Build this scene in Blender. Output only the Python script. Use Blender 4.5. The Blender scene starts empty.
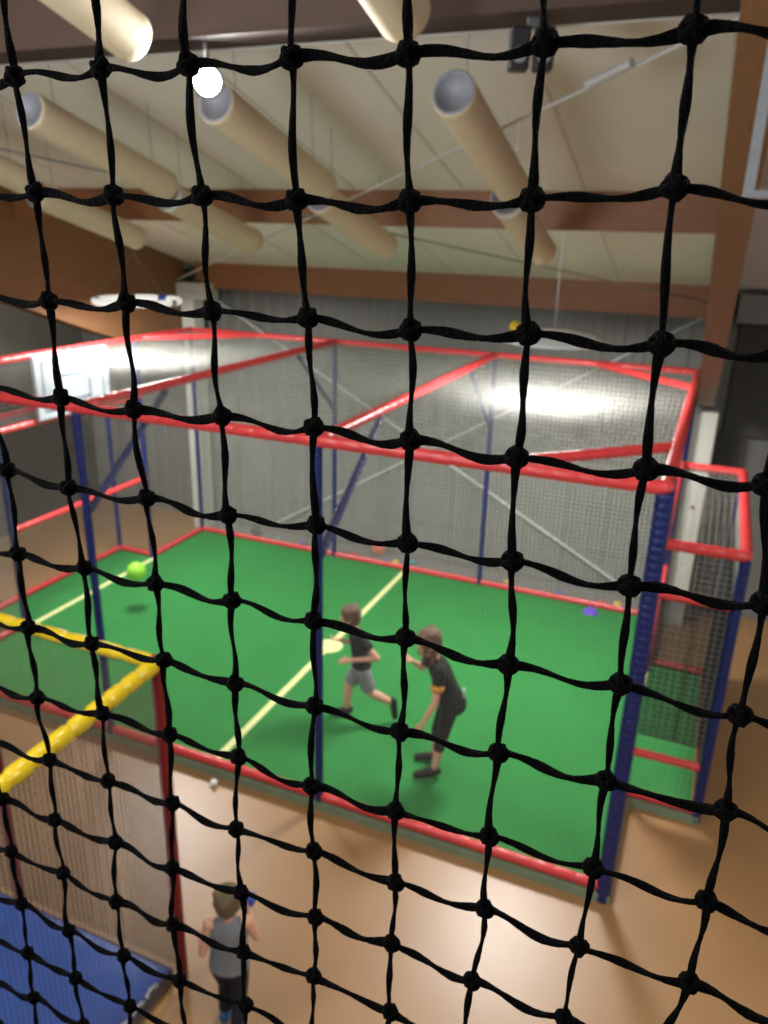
import bpy, bmesh, math, random
from mathutils import Vector, Matrix, noise
random.seed(7)
SC = bpy.context.scene
COL = SC.collection
PI = math.pi
V = Vector

# ---------------------------------------------------------------- materials
def srgb(r, g, b):
    f = lambda c: (c / 255 / 12.92) if c / 255 <= .04045 else ((c / 255 + .055) / 1.055) ** 2.4
    return (f(r), f(g), f(b), 1)

def mat(name, rgb, rough=.5, var=.12, scale=6., metal=0., bump=0., bscale=40., spec=.5, coat=0., stretch=None, rgb2=None, emit=None, estr=0.):
    m = bpy.data.materials.new(name); m.use_nodes = True
    nt = m.node_tree; N = nt.nodes; L = nt.links
    b = N['Principled BSDF']
    b.inputs['Roughness'].default_value = rough
    b.inputs['Metallic'].default_value = metal
    b.inputs['Specular IOR Level'].default_value = spec
    b.inputs['Coat Weight'].default_value = coat
    tc = N.new('ShaderNodeTexCoord'); mp = N.new('ShaderNodeMapping')
    L.new(tc.outputs['Object'], mp.inputs['Vector'])
    if stretch: mp.inputs['Scale'].default_value = stretch
    nz = N.new('ShaderNodeTexNoise'); nz.inputs['Scale'].default_value = scale; nz.inputs['Detail'].default_value = 4
    L.new(mp.outputs[0], nz.inputs['Vector'])
    mx = N.new('ShaderNodeMix'); mx.data_type = 'RGBA'
    c = srgb(*rgb)
    c2 = srgb(*rgb2) if rgb2 else tuple(max(0, v * (1 - var * 2)) for v in c[:3]) + (1,)
    if not rgb2: c = tuple(min(1, v * (1 + var)) for v in c[:3]) + (1,)
    mx.inputs['A'].default_value = c; mx.inputs['B'].default_value = c2
    L.new(nz.outputs['Fac'], mx.inputs['Factor'])
    L.new(mx.outputs['Result'], b.inputs['Base Color'])
    if bump:
        n2 = N.new('ShaderNodeTexNoise'); n2.inputs['Scale'].default_value = bscale; n2.inputs['Detail'].default_value = 3
        L.new(mp.outputs[0], n2.inputs['Vector'])
        bp = N.new('ShaderNodeBump'); bp.inputs['Strength'].default_value = bump; bp.inputs['Distance'].default_value = .02
        L.new(n2.outputs['Fac'], bp.inputs['Height']); L.new(bp.outputs[0], b.inputs['Normal'])
    if emit:
        b.inputs['Emission Color'].default_value = srgb(*emit); b.inputs['Emission Strength'].default_value = estr
    return m

M = dict(
    cord=mat('black_braided_cord', (6, 6, 9), .9, .3, 400, bump=.9, bscale=900, spec=.08),
    red=mat('red_vinyl_padding', (212, 64, 66), .26, .12, 9, bump=.15, bscale=30),
    blue=mat('blue_vinyl_padding', (6, 27, 94), .34, .15, 12, bump=.35, bscale=60),
    yellow=mat('yellow_vinyl_padding', (216, 186, 26), .22, .1, 9, bump=.12, bscale=30),
    darkred=mat('dark_red_padding', (128, 22, 24), .45, .15, 9, bump=.1),
    net=mat('pale_grey_twine', (158, 158, 152), .8, .1, 30),
    net2=mat('lit_twine', (206, 206, 200), .8, .08, 30),  # brighter copy of the twine; back net's stronger light put into the colour
    fine=mat('light_brown_twine', (100, 84, 70), .85, .15, 30),
    scrim=mat('black_scrim_twine', (24, 24, 24), .8, .1, 30),
    turf=mat('green_turf', (52, 136, 68), .85, .09, 2.2, bump=.5, bscale=320, spec=.15),
    turfdark=mat('plinth_edge', (124, 142, 116), .7, .15, 8),
    line=mat('pale_line', (226, 232, 164), .8, .08, 20, bump=.3, bscale=300, spec=.15),
    floor=mat('tan_vinyl_floor', (162, 124, 82), .40, .0, 1.6, rgb2=(146, 107, 62), bump=.035, bscale=5, spec=1.),
    steelwall=mat('grey_metal_cladding', (112, 111, 107), .5, .1, 1.5, spec=.4),
    darkwall=mat('dark_brown_cladding', (48, 38, 30), .7, .15, 2),
    greywall=mat('grey_gable_wall', (128, 126, 122), .7, .1, 2),
    charcoal=mat('charcoal_panel', (56, 54, 50), .7, .15, 2),
    roof=mat('cream_roof_panel', (226, 221, 210), .6, .06, 1.2, spec=.3),
    seam=mat('roof_seam', (206, 200, 188), .6, .06, 3),
    wood=mat('glulam_timber', (158, 108, 68), .5, .0, 3.2, stretch=(1, 14, 14), rgb2=(124, 80, 46), bump=.05, bscale=9),
    wood3=mat('shaded_timber', (64, 40, 24), .7, .0, 3.2, stretch=(1, 14, 14), rgb2=(46, 28, 18), bump=.05, bscale=9),  # purlin timber with the near beam's shade put into a darker colour
    wood2=mat('glulam_rafter_timber', (138, 98, 66), .5, .0, 3.2, stretch=(14, 1, 14), rgb2=(108, 74, 46), bump=.05, bscale=9),
    paint=mat('off_white_painted_steel', (205, 204, 194), .5, .05, 4),
    gsteel=mat('galvanised_steel', (150, 152, 154), .35, .1, 30, metal=.8),
    brace=mat('pale_brace_paint', (196, 198, 196), .5, .05, 20),
    tube=mat('cream_tube_fabric', (214, 198, 166), .75, .05, 14, bump=.1, bscale=90, spec=.2),
    cap=mat('grey_tube_end', (132, 134, 142), .55, .12, 12),
    strap=mat('pale_strap', (214, 224, 220), .5, .05, 20),
    black=mat('black_plastic', (26, 26, 28), .5, .1, 20),
    shade=mat('white_lamp_shade', (240, 240, 238), .5, .03, 8, emit=(255, 252, 244), estr=.35),
    disc=mat('pale_lamp_dish', (214, 220, 222), .4, .05, 6, emit=(255, 252, 246), estr=.04),
    diffuser=mat('lamp_diffuser', (250, 250, 250), .4, .02, 8, emit=(255, 252, 246), estr=5.),
    glare=mat('spot_lens', (255, 255, 255), .3, .01, 8, emit=(238, 248, 255), estr=70.),
    board=mat('white_backboard', (158, 164, 170), .5, .03, 5),
    boardline=mat('backboard_marking', (92, 102, 116), .5, .05, 5),
    mat_=mat('blue_mat_vinyl', (0, 84, 178), .36, .14, 5, bump=.55, bscale=7),
    matside=mat('navy_mat_side', (16, 34, 84), .5, .14, 5),
    lacing=mat('white_lacing', (214, 220, 228), .5, .05, 20),
    skin=mat('child_skin', (222, 168, 140), .5, .06, 20),
    hairbr=mat('brown_hair', (104, 76, 60), .6, .25, 60, bump=.6, bscale=90),
    hairlong=mat('long_brown_hair', (110, 80, 60), .6, .25, 60, bump=.6, bscale=90),
    hairol=mat('light_brown_hair', (110, 94, 64), .6, .2, 60, bump=.6, bscale=90),
    navy=mat('navy_cotton', (14, 17, 26), .9, .15, 30, bump=.3, bscale=40),
    blackcl=mat('black_cotton', (9, 9, 11), .9, .15, 30, bump=.3, bscale=40),
    greyshorts=mat('grey_cotton', (132, 134, 140), .85, .12, 30, bump=.3, bscale=40),
    greytop=mat('grey_vest_cotton', (122, 126, 130), .85, .12, 30, bump=.3, bscale=40),
    pants=mat('dark_navy_denim', (18, 24, 36), .9, .15, 30, bump=.3, bscale=40),
    shoe=mat('black_shoe', (10, 10, 12), .6, .15, 30),
    blueshoe=mat('blue_shoe', (44, 92, 150), .55, .15, 30),
    yellowpatch=mat('amber_print', (226, 158, 40), .7, .1, 30),
    whiteprint=mat('white_print', (214, 214, 220), .7, .05, 30),
    lime=mat('lime_rubber', (150, 226, 56), .5, .08, 8, bump=.1),
    white=mat('white_plastic', (238, 236, 232), .4, .03, 8),
    orange=mat('orange_plastic', (226, 108, 66), .4, .05, 8),
    yellowb=mat('yellow_plastic', (236, 204, 28), .4, .05, 8),
    blueb=mat('blue_plastic', (50, 90, 196), .4, .05, 8),
    teal=mat('teal_plastic', (30, 150, 150), .4, .05, 8),
    redb=mat('red_plastic', (214, 50, 44), .4, .05, 8),
    purple=mat('purple_plastic', (104, 74, 190), .4, .05, 8),
    greenb=mat('green_plastic', (36, 120, 84), .4, .05, 8),
    glass=mat('dark_window_glass', (40, 42, 46), .1, .05, 3),
)

M['clear'] = mat('clear_pane', (230, 226, 216), .06, .02, 3)
M['clear'].node_tree.nodes['Principled BSDF'].inputs['Transmission Weight'].default_value = 1.
M['clear'].node_tree.nodes['Principled BSDF'].inputs['IOR'].default_value = 1.15

# ---------------------------------------------------------------- helpers
def link(name, bm, m, parent=None, smooth=False, kind=None):
    me = bpy.data.meshes.new(name)
    bmesh.ops.recalc_face_normals(bm, faces=bm.faces)
    if smooth:
        for f in bm.faces: f.smooth = True
    bm.to_mesh(me); bm.free()
    me.materials.append(M[m] if isinstance(m, str) else m)
    o = bpy.data.objects.new(name, me); COL.objects.link(o)
    if parent is not None: o.parent = parent
    if kind: o['kind'] = kind
    return o

def thing(name, label, cat, loc=(0, 0, 0), rotz=0., group=None):
    o = bpy.data.objects.new(name, None); COL.objects.link(o)
    o.location = loc; o.rotation_euler = (0, 0, rotz); o.empty_display_size = .1
    o['label'] = label; o['category'] = cat
    if group: o['group'] = group
    return o

def tag(o, label, cat, group=None):
    o['label'] = label; o['category'] = cat
    if group: o['group'] = group
    return o

def part(name, parent):
    o = bpy.data.objects.new(name, None); COL.objects.link(o); o.parent = parent
    o.empty_display_size = .1
    return o

def struct(name, bm, m, smooth=False):
    return link(name, bm, m, smooth=smooth, kind='structure')

def frame(d, up=V((0, 0, 1))):
    d = d.normalized()
    if abs(d.dot(up)) > .98: up = V((0, 1, 0))
    s = d.cross(up).normalized(); t = s.cross(d).normalized()
    return s, t

def rings(bm, rr, n=12, cap0=True, cap1=True):
    """rr: list of (center, s, t, rx, ry)"""
    prev = None; first = None
    for c, s, t, rx, ry in rr:
        ring = [bm.verts.new(c + s * (math.cos(2 * PI * k / n) * rx) + t * (math.sin(2 * PI * k / n) * ry)) for k in range(n)]
        if prev:
            for k in range(n): bm.faces.new((prev[k], prev[(k + 1) % n], ring[(k + 1) % n], ring[k]))
        else: first = ring
        prev = ring
    if cap0: bm.faces.new(first[::-1])
    if cap1: bm.faces.new(prev)

def tube(bm, p0, p1, r, n=10, r1=None):
    p0, p1 = V(p0), V(p1); s, t = frame(p1 - p0); r1 = r if r1 is None else r1
    rings(bm, [(p0, s, t, r, r), (p1, s, t, r1, r1)], n)

def polytube(bm, pts, rad, n=6, closed_caps=True):
    pts = [V(p) for p in pts]
    rr = []
    for i, p in enumerate(pts):
        d = (pts[min(i + 1, len(pts) - 1)] - pts[max(i - 1, 0)])
        s, t = frame(d)
        r = rad[i] if isinstance(rad, (list, tuple)) else rad
        rr.append((p, s, t, r, r))
    rings(bm, rr, n, closed_caps, closed_caps)

def padded(bm, p0, p1, r, pitch=.13, n=14, pinch=.86, endcap=True):
    """foam sleeve: bulging segments between tied pinches"""
    p0, p1 = V(p0), V(p1); L = (p1 - p0).length; s, t = frame(p1 - p0)
    k = max(1, round(L / pitch)); rr = []
    if endcap: rr.append((p0 - (p1 - p0) / L * r * .45, s, t, r * .5, r * .5))
    for i in range(k):
        for f, q in ((0, pinch), (.07, .5 + pinch / 2), (.2, 1.), (.8, 1.), (.93, .5 + pinch / 2)):
            rr.append((p0.lerp(p1, (i + f) / k), s, t, r * q, r * q))
    rr.append((p1, s, t, r * pinch, r * pinch))
    if endcap: rr.append((p1 + (p1 - p0) / L * r * .45, s, t, r * .5, r * .5))
    rings(bm, rr, n)

def box(bm, a, b):
    x0, y0, z0 = a; x1, y1, z1 = b
    vs = [bm.verts.new(p) for p in ((x0, y0, z0), (x1, y0, z0), (x1, y1, z0), (x0, y1, z0), (x0, y0, z1), (x1, y0, z1), (x1, y1, z1), (x0, y1, z1))]
    for f in ((0, 3, 2, 1), (4, 5, 6, 7), (0, 1, 5, 4), (1, 2, 6, 5), (2, 3, 7, 6), (3, 0, 4, 7)): bm.faces.new([vs[i] for i in f])

def bbox(bm, a, b, bev=.01, seg=2):
    t = bmesh.new(); box(t, a, b)
    bmesh.ops.bevel(t, geom=t.edges[:], offset=bev, segments=seg, affect='EDGES', profile=.5)
    me = bpy.data.meshes.new('tmp'); t.to_mesh(me); t.free(); bm.from_mesh(me); bpy.data.meshes.remove(me)

def prism(bm, poly, axis, a, b):
    """poly in the two other axes; axis 'x': (y,z)"""
    mk = {'x': lambda p, q: (q, p[0], p[1]), 'y': lambda p, q: (p[0], q, p[1]), 'z': lambda p, q: (p[0], p[1], q)}[axis]
    A = [bm.verts.new(mk(p, a)) for p in poly]; B = [bm.verts.new(mk(p, b)) for p in poly]
    bm.faces.new(A[::-1]); bm.faces.new(B); n = len(poly)
    for i in range(n): bm.faces.new((A[i], A[(i + 1) % n], B[(i + 1) % n], B[i]))

def ellipsoid(bm, mt, n=18, m=10):
    rows = [[bm.verts.new(mt @ V((math.sin(PI * i / m) * math.cos(2 * PI * k / n), math.sin(PI * i / m) * math.sin(2 * PI * k / n), math.cos(PI * i / m)))) for k in range(n)] for i in range(1, m)]
    top, bot = bm.verts.new(mt @ V((0, 0, 1))), bm.verts.new(mt @ V((0, 0, -1)))
    for k in range(n):
        q = (k + 1) % n
        bm.faces.new((top, rows[0][k], rows[0][q])); bm.faces.new((bot, rows[-1][q], rows[-1][k]))
        for i in range(m - 2): bm.faces.new((rows[i][k], rows[i + 1][k], rows[i + 1][q], rows[i][q]))
def ball(bm, c, r, n=20, sz=(1, 1, 1)):
    ellipsoid(bm, Matrix.Translation(V(c)) @ Matrix.Diagonal((r * sz[0], r * sz[1], r * sz[2], 1)), n, max(6, n // 2))

def netting(name, o, u, v, Lu, Lv, sp, r, m, parent, sag=None, sides=4):
    """square mesh net of knotted twine; o corner, u, v unit directions, lengths"""
    o, u, v = V(o), V(u), V(v); bm = bmesh.new()
    nu, nv = round(Lu / sp), round(Lv / sp)
    nrm = u.cross(v)
    def P(a, b):
        p = o + u * a + v * b
        if sag:
            p = p + V(sag) * (math.sin(PI * a / Lu) * math.sin(PI * b / Lv))
            p = p + nrm * .006 * math.sin(a * 7.1 + b * 3.3)
        return p
    steps = 14 if sag else 1
    for i in range(nu + 1):
        a = Lu * i / nu
        polytube(bm, [P(a, Lv * k / steps) for k in range(steps + 1)], r, sides)
    for j in range(nv + 1):
        b = Lv * j / nv
        polytube(bm, [P(Lu * k / steps, b) for k in range(steps + 1)], r, sides)
    return link(name, bm, m, parent)

# ---------------------------------------------------------------- camera
CAMP = V((.1491, -4.6557, 4.3713))
cr, cu, cf = V((.919629, .391971, .025308)), V((-.154702, .302224, .9406)), V((-.361039, .868918, -.338573))
cam = bpy.data.cameras.new('camera'); co = bpy.data.objects.new('camera', cam); COL.objects.link(co)
mw = Matrix.Identity(4)
for i in range(3):
    mw[i][0] = cr[i]; mw[i][1] = cu[i]; mw[i][2] = -cf[i]; mw[i][3] = CAMP[i]
co.matrix_world = mw
cam.sensor_fit = 'VERTICAL'; cam.sensor_height = 36; cam.lens = 36 * 778.78 / 1024
cam.clip_start = .02; cam.clip_end = 100
cam.dof.use_dof = True; cam.dof.focus_distance = .325; cam.dof.aperture_fstop = 16.
SC.camera = co

# ---------------------------------------------------------------- room
FZ = -.12
def roofz(y, off=0): return 3.85 + .2767 * (5.2 - y) - off
bm = bmesh.new(); box(bm, (-9.6, -8, FZ - .1), (4, 5.5, FZ)); struct('floor', bm, 'floor')
# corrugated back wall
bm = bmesh.new()
prof = []; x = -9.6
while x < 4:
    prof += [(x, 5.32), (x + .06, 5.32), (x + .09, 5.31), (x + .19, 5.31), (x + .22, 5.32)]; x += .25
prof = [p for p in prof if p[0] <= 4] + [(4, 5.5), (-9.6, 5.5)]
prism(bm, prof, 'z', FZ, 3.9); struct('wall_back', bm, 'steelwall')
bm = bmesh.new(); prism(bm, [(-8, 2.4), (5.5, 2.4), (5.5, roofz(5.5)), (-8, roofz(-8))], 'x', -9.6, -9.4); struct('wall_left', bm, 'greywall')
bm = bmesh.new(); box(bm, (-9.6, -8, FZ), (-9.36, 5.3, 2.38)); struct('baseboard_left', bm, 'darkwall')
# dark boxes set against the back wall right of the column
bm = bmesh.new(); box(bm, (.36, 5.2, 2.22), (4, 5.3, 3.52)); box(bm, (.33, 5.2, FZ), (.60, 5.3, 2.22)); struct('trim_1', bm, 'charcoal')
bm = bmesh.new(); prism(bm, [(-8, roofz(-8)), (5.6, roofz(5.6)), (5.6, roofz(5.6) + .12), (-8, roofz(-8) + .12)], 'x', -9.6, 4); struct('ceiling', bm, 'roof')
bm = bmesh.new()
for k in range(14):
    x = -9 + k
    prism(bm, [(-8, roofz(-8) - .006), (5.2, roofz(5.2) - .006), (5.2, roofz(5.2)), (-8, roofz(-8))], 'x', x - .012, x + .012)
struct('trim_2', bm, 'seam')
# purlins between rafters
def purlin(n, x0, x1, y0, y1, d0, m='wood'):
    bm = bmesh.new()
    prism(bm, [(y0, roofz(y1) - d0), (y1, roofz(y1) - d0), (y1, roofz(y1)), (y0, roofz(y0))], 'x', x0, x1)
    struct('trim_%d' % n, bm, m)
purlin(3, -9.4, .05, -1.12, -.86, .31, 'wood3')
purlin(4, -9.4, .05, 2.08, 2.24, .25)
purlin(5, -6.9, .0, 5.02, 5.18, .31)
bm = bmesh.new(); box(bm, (.3, 5.0, 3.52), (4, 5.2, 3.83)); struct('trim_6', bm, 'greywall')
# haunched glulam rafters
under = [(5.0, 2.55), (4.2, 2.74), (3.14, 3.09), (1.76, 3.57), (.2, 4.24), (-1.65, 5.07), (-4, 6.0), (-7.9, 7.1)]
def rafter(n, x0, x1, ytop=5.0):
    bm = bmesh.new(); pts = under + [(-7.9, roofz(-7.9)), (ytop, roofz(ytop)), (ytop, 3.4), (5.0, 3.4)] if ytop != 5.0 else under + [(-7.9, roofz(-7.9)), (5.0, roofz(5.0))]
    for i in range(len(under) - 1):
        a, b = under[i], under[i + 1]
        prism(bm, [a, b, (b[0], roofz(b[0])), (a[0], roofz(a[0]))], 'x', x0, x1)
    bmesh.ops.remove_doubles(bm, verts=bm.verts, dist=.0005)
    seen = {}; kill = []
    for f in bm.faces:
        key = tuple(sorted(v.index for v in f.verts))
    bm.verts.index_update()
    for f in bm.faces:
        key = tuple(sorted(v.index for v in f.verts))
        if key in seen: kill += [f, seen[key]]
        seen[key] = f
    if kill: bmesh.ops.delete(bm, geom=list(set(kill)), context='FACES_ONLY')
    struct('trim_%d' % n, bm, 'wood2')
rafter(7, .05, .21); rafter(8, -7.3, -7.08)
# columns
bm = bmesh.new(); bbox(bm, (.01, 4.72, FZ), (.28, 5.0, 2.55), .012); c1 = struct('trim_9', bm, 'paint')
bm = bmesh.new(); tube(bm, (.17, 4.71, 1.42), (.17, 4.722, 1.42), .025, 16); link('sticker', bm, 'darkred', c1)
bm = bmesh.new(); bbox(bm, (-7.06, 4.85, FZ), (-6.84, 5.1, 3.45), .012); bbox(bm, (-7.2, 4.8, 3.4), (-6.6, 5.15, 3.62), .02)
struct('trim_10', bm, 'paint')
bm = bmesh.new(); prism(bm, [(-7.6, 3.3), (-6.95, 3.3), (-6.95, 3.8), (-7.6, 3.8)], 'y', 5.15, 5.25); struct('trim_11', bm, 'charcoal')  # dark board standing in for the shading high on the wall
# steel cross bracing on the back wall and under the roof
bm = bmesh.new(); polytube(bm, [(-.04, 5.27, 3.54), (-5.8, 5.27, .02)], .014, 6); struct('trim_12', bm, 'brace')
bm = bmesh.new(); polytube(bm, [(-6.8, 5.23, 3.42), (-.5, 5.23, .03)], .017, 6); struct('trim_13', bm, 'brace')
def onr(x, y, off): return (x, y, roofz(y, off))
bm = bmesh.new(); polytube(bm, [onr(.05, -.9, .34), onr(-6.9, 4.6, .34)], .009, 6)
tube(bm, onr(-.40, -.59, .34), onr(-.62, -.41, .34), .02, 10)
struct('trim_14', bm, 'brace')
bm = bmesh.new(); polytube(bm, [onr(.05, 4.2, .36), onr(-6.9, -1.3, .36)], .009, 6); struct('trim_15', bm, 'gsteel')
bm = bmesh.new(); polytube(bm, [(-9.3, -.832, roofz(-.86) - .285), (.05, -.832, roofz(-.86) - .285)], .028, 8); struct('trim_16', bm, 'brace')
# purlin stub right of the rafter, with a framed clear panel hung from it
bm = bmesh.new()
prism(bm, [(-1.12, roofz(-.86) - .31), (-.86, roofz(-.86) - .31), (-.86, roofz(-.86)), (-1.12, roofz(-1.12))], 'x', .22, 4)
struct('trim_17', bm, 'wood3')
hp_ = thing('hanging_panel', 'pale framed panel hanging at the right edge beside the timber rafter', 'panel', (.847, -2.0, 4.49))
bm = bmesh.new()
for a_, b_ in (((-.70, -.012, 0), (-.67, .012, .68)), ((.665, -.012, 0), (.70, .012, .68)), ((-.67, -.012, 0), (.67, .012, .02)), ((-.665, -.012, .65), (.665, .012, .68))): box(bm, a_, b_)
link('panel_frame', bm, 'gsteel', hp_)
for x_ in (-.5, .5):
    bm = bmesh.new(); box(bm, (x_ - .012, -.004, .68), (x_ + .012, .004, roofz(-2.0) - 4.49)); link('hanger', bm, 'gsteel', hp_)
bm = bmesh.new(); box(bm, (-.665, -.003, .03), (.665, .003, .65)); link('pane', bm, 'clear', hp_)
# grey concrete strip of floor behind the court
bm = bmesh.new(); box(bm, (-6.95, 4.68, FZ), (.0, 5.29, FZ + .008)); struct('trim_18', bm, 'steelwall')

# ---------------------------------------------------------------- ball court cage
H = 3.; W = 4.605; PX = [0, -2.296, -4.456, -6.725]; XL = PX[3]
RB, RT = .04, .044
ct = thing('ball_court', 'large caged ball court with red padded rails and blue posts around the green turf', 'sports court', (0, 0, FZ))
def C(p): return (p[0], p[1], p[2] - FZ)      # court-local
def rail(a, b, r, name='rail', m='red', pitch=.16, par=None, n=12):
    bm = bmesh.new(); padded(bm, C(a), C(b), r, pitch, n, pinch=.9); return link(name, bm, m, par or ct, True)
def post(x, y, z1, r, z0=FZ, par=None, m='blue', name='post'):
    bm = bmesh.new(); padded(bm, C((x, y, z0 + .005)), C((x, y, z1)), r, .055, 12, pinch=.9, endcap=False); return link(name, bm, m, par or ct, True)
# plinth + turf (turf sheets are laid in the court)
bm = bmesh.new()
box(bm, C((XL - .05, -.042, FZ)), C((.05, W + .05, -.045)))
box(bm, C((.05, 1.09, FZ)), C((.60, 3.5, -.045)))
box(bm, C((-7.38, 1.09, FZ)), C((XL - .05, 3.5, -.045)))
link('plinth', bm, 'turfdark', ct)
# posts
for i, x in enumerate(PX):
    post(x, 0, H - .03, .055 if i == 0 else .036)
    post(x, W, H - .03, .034)
# ground and top rails, one per bay
for i in range(3):
    a, b = PX[i], PX[i + 1]
    rail((a - .04, 0, 0), (b + .04, 0, 0), RB); rail((a - .03, W, 0), (b + .03, W, 0), RB)
    rail((a, 0, H), (b, 0, H), RT + .004); rail((a, W, H), (b, W, H), RT - .004)
for x in PX: rail((x, 0, H), (x, W, H), RT, 'cross_beam' if x in PX[1:3] else 'rail')
for x, xo in ((0, .575), (XL, -7.32)):
    y0, y1 = 1.13, 3.45
    rail((x, .04, 0), (x, y0, 0), RB); rail((x, y1, 0), (x, W - .04, 0), RB)
    post(x, y0 + .03, H - .03, .034); post(x, y1 - .03, H - .03, .034)
    g = part('goal_bay', ct)
    post(xo, y0, 2.2, .042, par=g); post(xo, y1, 2.2, .034, par=g)
    for z in ((0, 2.24)):
        r = RB if z == 0 else RT
        rail((x, y0, z), (xo, y0, z), r, par=g); rail((x, y1, z), (xo, y1, z), r, par=g)
        rail((xo, y0, z), (xo, y1, z), r, par=g)
    rail((x, y0, 2.27), (x, y1, 2.27), RT * .9, 'lintel', par=g)
    rail((x, y0 + .05, 1.14), (x, y1 - .05, 1.14), RT * .9, 'crossbar', par=g)
    if x == 0:
        for z in (1.83, .40):
            rail((x + .03, y0, z), (xo - .04, y0, z), .034, par=g)
        # dark mesh screen in the near side of the goal bay
        netting('screen', C((.04, y0 + .05, .56)), (1, 0, 0), (0, 0, 1), .49, 1.25, .008, .0019, 'scrim', g)
        netting('screen', C((xo - .03, y0 + .06, .04)), (0, 1, 0), (0, 0, 1), y1 - y0 - .12, 1.8, .007, .0018, 'scrim', g)
        bm = bmesh.new(); box(bm, C((.305, y0 + .045, .55)), C((.325, y0 + .055, 1.82))); box(bm, C((.04, y0 + .045, .545)), C((.53, y0 + .055, .56)))
        link('screen_hem', bm, 'black', g)
    s = 1 if xo > x else -1
    D = abs(xo - x)
    ux = (s, 0, 0); b = x
    netting('netting', C((b, y0, .04)), ux, (0, 0, 1), D, 2.16, .05, .0013, 'net', g)
    netting('netting', C((b, y1, .04)), ux, (0, 0, 1), D, 2.16, .05, .0013, 'net', g)
    netting('netting', C((xo, y0, .04)), (0, 1, 0), (0, 0, 1), y1 - y0, 2.16, .05, .0013, 'net', g)
    netting('netting', C((b, y0, 2.24)), ux, (0, 1, 0), D, y1 - y0, .05, .0013, 'net', g)
    # end wall netting: beside and above the goal bay
    netting('netting', C((x, .03, .04)), (0, 1, 0), (0, 0, 1), y0 - .03, H - .08, .05, .0013, 'net', ct)
    netting('netting', C((x, y1, .04)), (0, 1, 0), (0, 0, 1), W - y1 - .03, H - .08, .05, .0013, 'net', ct)
    netting('netting', C((x, y0, 2.3)), (0, 1, 0), (0, 0, 1), y1 - y0, H - 2.34, .05, .0013, 'net', ct)
# short post and backboard over the left goal
post(XL, 1.75, H - .03, .034, 2.28)
bm = bmesh.new(); bbox(bm, C((XL + .05, 1.66, 2.29)), C((XL + .09, 2.80, 3.0)), .012); bd = link('backboard', bm, 'board', ct)
bm = bmesh.new()
def yframe(bm, x, y0, y1, z0, z1, t, d=.004):
    for a, b in (((y0, z0), (y1, z0 + t)), ((y0, z1 - t), (y1, z1)), ((y0, z0), (y0 + t, z1)), ((y1 - t, z0), (y1, z1))):
        box(bm, C((x, a[0], a[1])), C((x + d, b[0], b[1])))
yframe(bm, XL + .09, 1.76, 2.70, 2.37, 2.93, .02); yframe(bm, XL + .09, 1.98, 2.48, 2.44, 2.76, .03)
link('marking', bm, 'boardline', bd)
# long netting panels, front, back and roof, bay by bay
for i in range(3):
    a, b = PX[i + 1], PX[i]; Lx = b - a
    netting('netting', C((a, 0, .04)), (1, 0, 0), (0, 0, 1), Lx, H - .08, .031, .0007, 'net', ct)
    netting('netting', C((a, W, .04)), (1, 0, 0), (0, 0, 1), Lx, H - .08, .055, .0026, 'net2', ct)
    netting('netting', C((a, 0, H - .01)), (1, 0, 0), (0, 1, 0), Lx, W, .048, .0012, 'net', ct, sag=(0, 0, -.09))
# knee braces and corner braces
for x in PX[1:3]:
    rail((x, .03, 2.12), (x, 1.12, 2.95), .034, 'knee_brace', 'blue', .07)
    rail((x, W - .03, 2.12), (x, W - 1.0, 2.95), .03, 'knee_brace', 'blue', .07)
rail((-1.08, 0, H), (0, 1.06, H), RT * .9, 'corner_brace'); rail((-1.08, W, H), (0, W - 1.06, H), RT * .9, 'corner_brace')
rail((XL + 1.08, 0, H), (XL, 1.06, H), RT * .9, 'corner_brace'); rail((XL + 1.08, W, H), (XL, W - 1.06, H), RT * .9, 'corner_brace')

# turf and markings
tf = thing('artificial_turf', 'bright green artificial turf with pale lines, laid inside the caged court', 'turf', (0, 0, -.045))
bm = bmesh.new()
def tbox(bm, x0, x1, y0, y1, z0, z1): box(bm, (x0, y0, z0), (x1, y1, z1))
tbox(bm, XL, 0, 0, W, .0, .010); tbox(bm, 0, .57, 1.14, 3.44, .0, .010); tbox(bm, -7.31, XL, 1.14, 3.44, .0, .010)
link('turf_sheet', bm, 'turf', tf)
def line(x0, x1, y0, y1):
    bm = bmesh.new(); tbox(bm, x0, x1, y0, y1, .010, .013); link('line', bm, 'line', tf)
line(-3.385, -3.315, .05, 2.12); line(-3.385, -3.315, 2.42, W - .05)
line(XL + .0, XL + .07, 1.16, 3.42); line(-.07, 0, 1.16, 3.42)
bm = bmesh.new(); rings(bm, [(V((-3.35, 2.27, z)), V((1, 0, 0)), V((0, 1, 0)), .15, .15) for z in (.010, .0135)], 28); link('centre_spot', bm, 'line', tf)

# ---------------------------------------------------------------- near play structure
px, py, pz = -2.352, -1.75, 2.166
st = thing('climbing_frame', 'netted climbing frame corner with yellow top rails and dark red posts', 'climbing frame', (px, py, FZ))
def S(p): return (p[0] - px, p[1] - py, p[2] - FZ)
def srail(a, b, r, name, m, pitch=.12):
    bm = bmesh.new(); padded(bm, S(a), S(b), r * 1.06, pitch, 16, pinch=.76); o = link(name, bm, m, st, True)
    return o
srail((px - .02, py, pz), (px - 2.6, py, pz), .038, 'rail', 'yellow', .2)
srail((px, py - .02, pz), (px, py - 1.85, pz - .07), .042, 'rail', 'yellow', .125)
for x, y, z in ((px, py, pz), (-3.713, py, pz), (px, py - 1.85, pz - .07)):
    bm = bmesh.new(); padded(bm, S((x, y, FZ + .004)), S((x, y, z - .02)), .034, .3, 14, .95, False); link('post', bm, 'darkred', st, True)
bm = bmesh.new(); ball(bm, S((px, py, pz)), .05, 16); link('corner_joint', bm, 'darkred', st, True)
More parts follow.
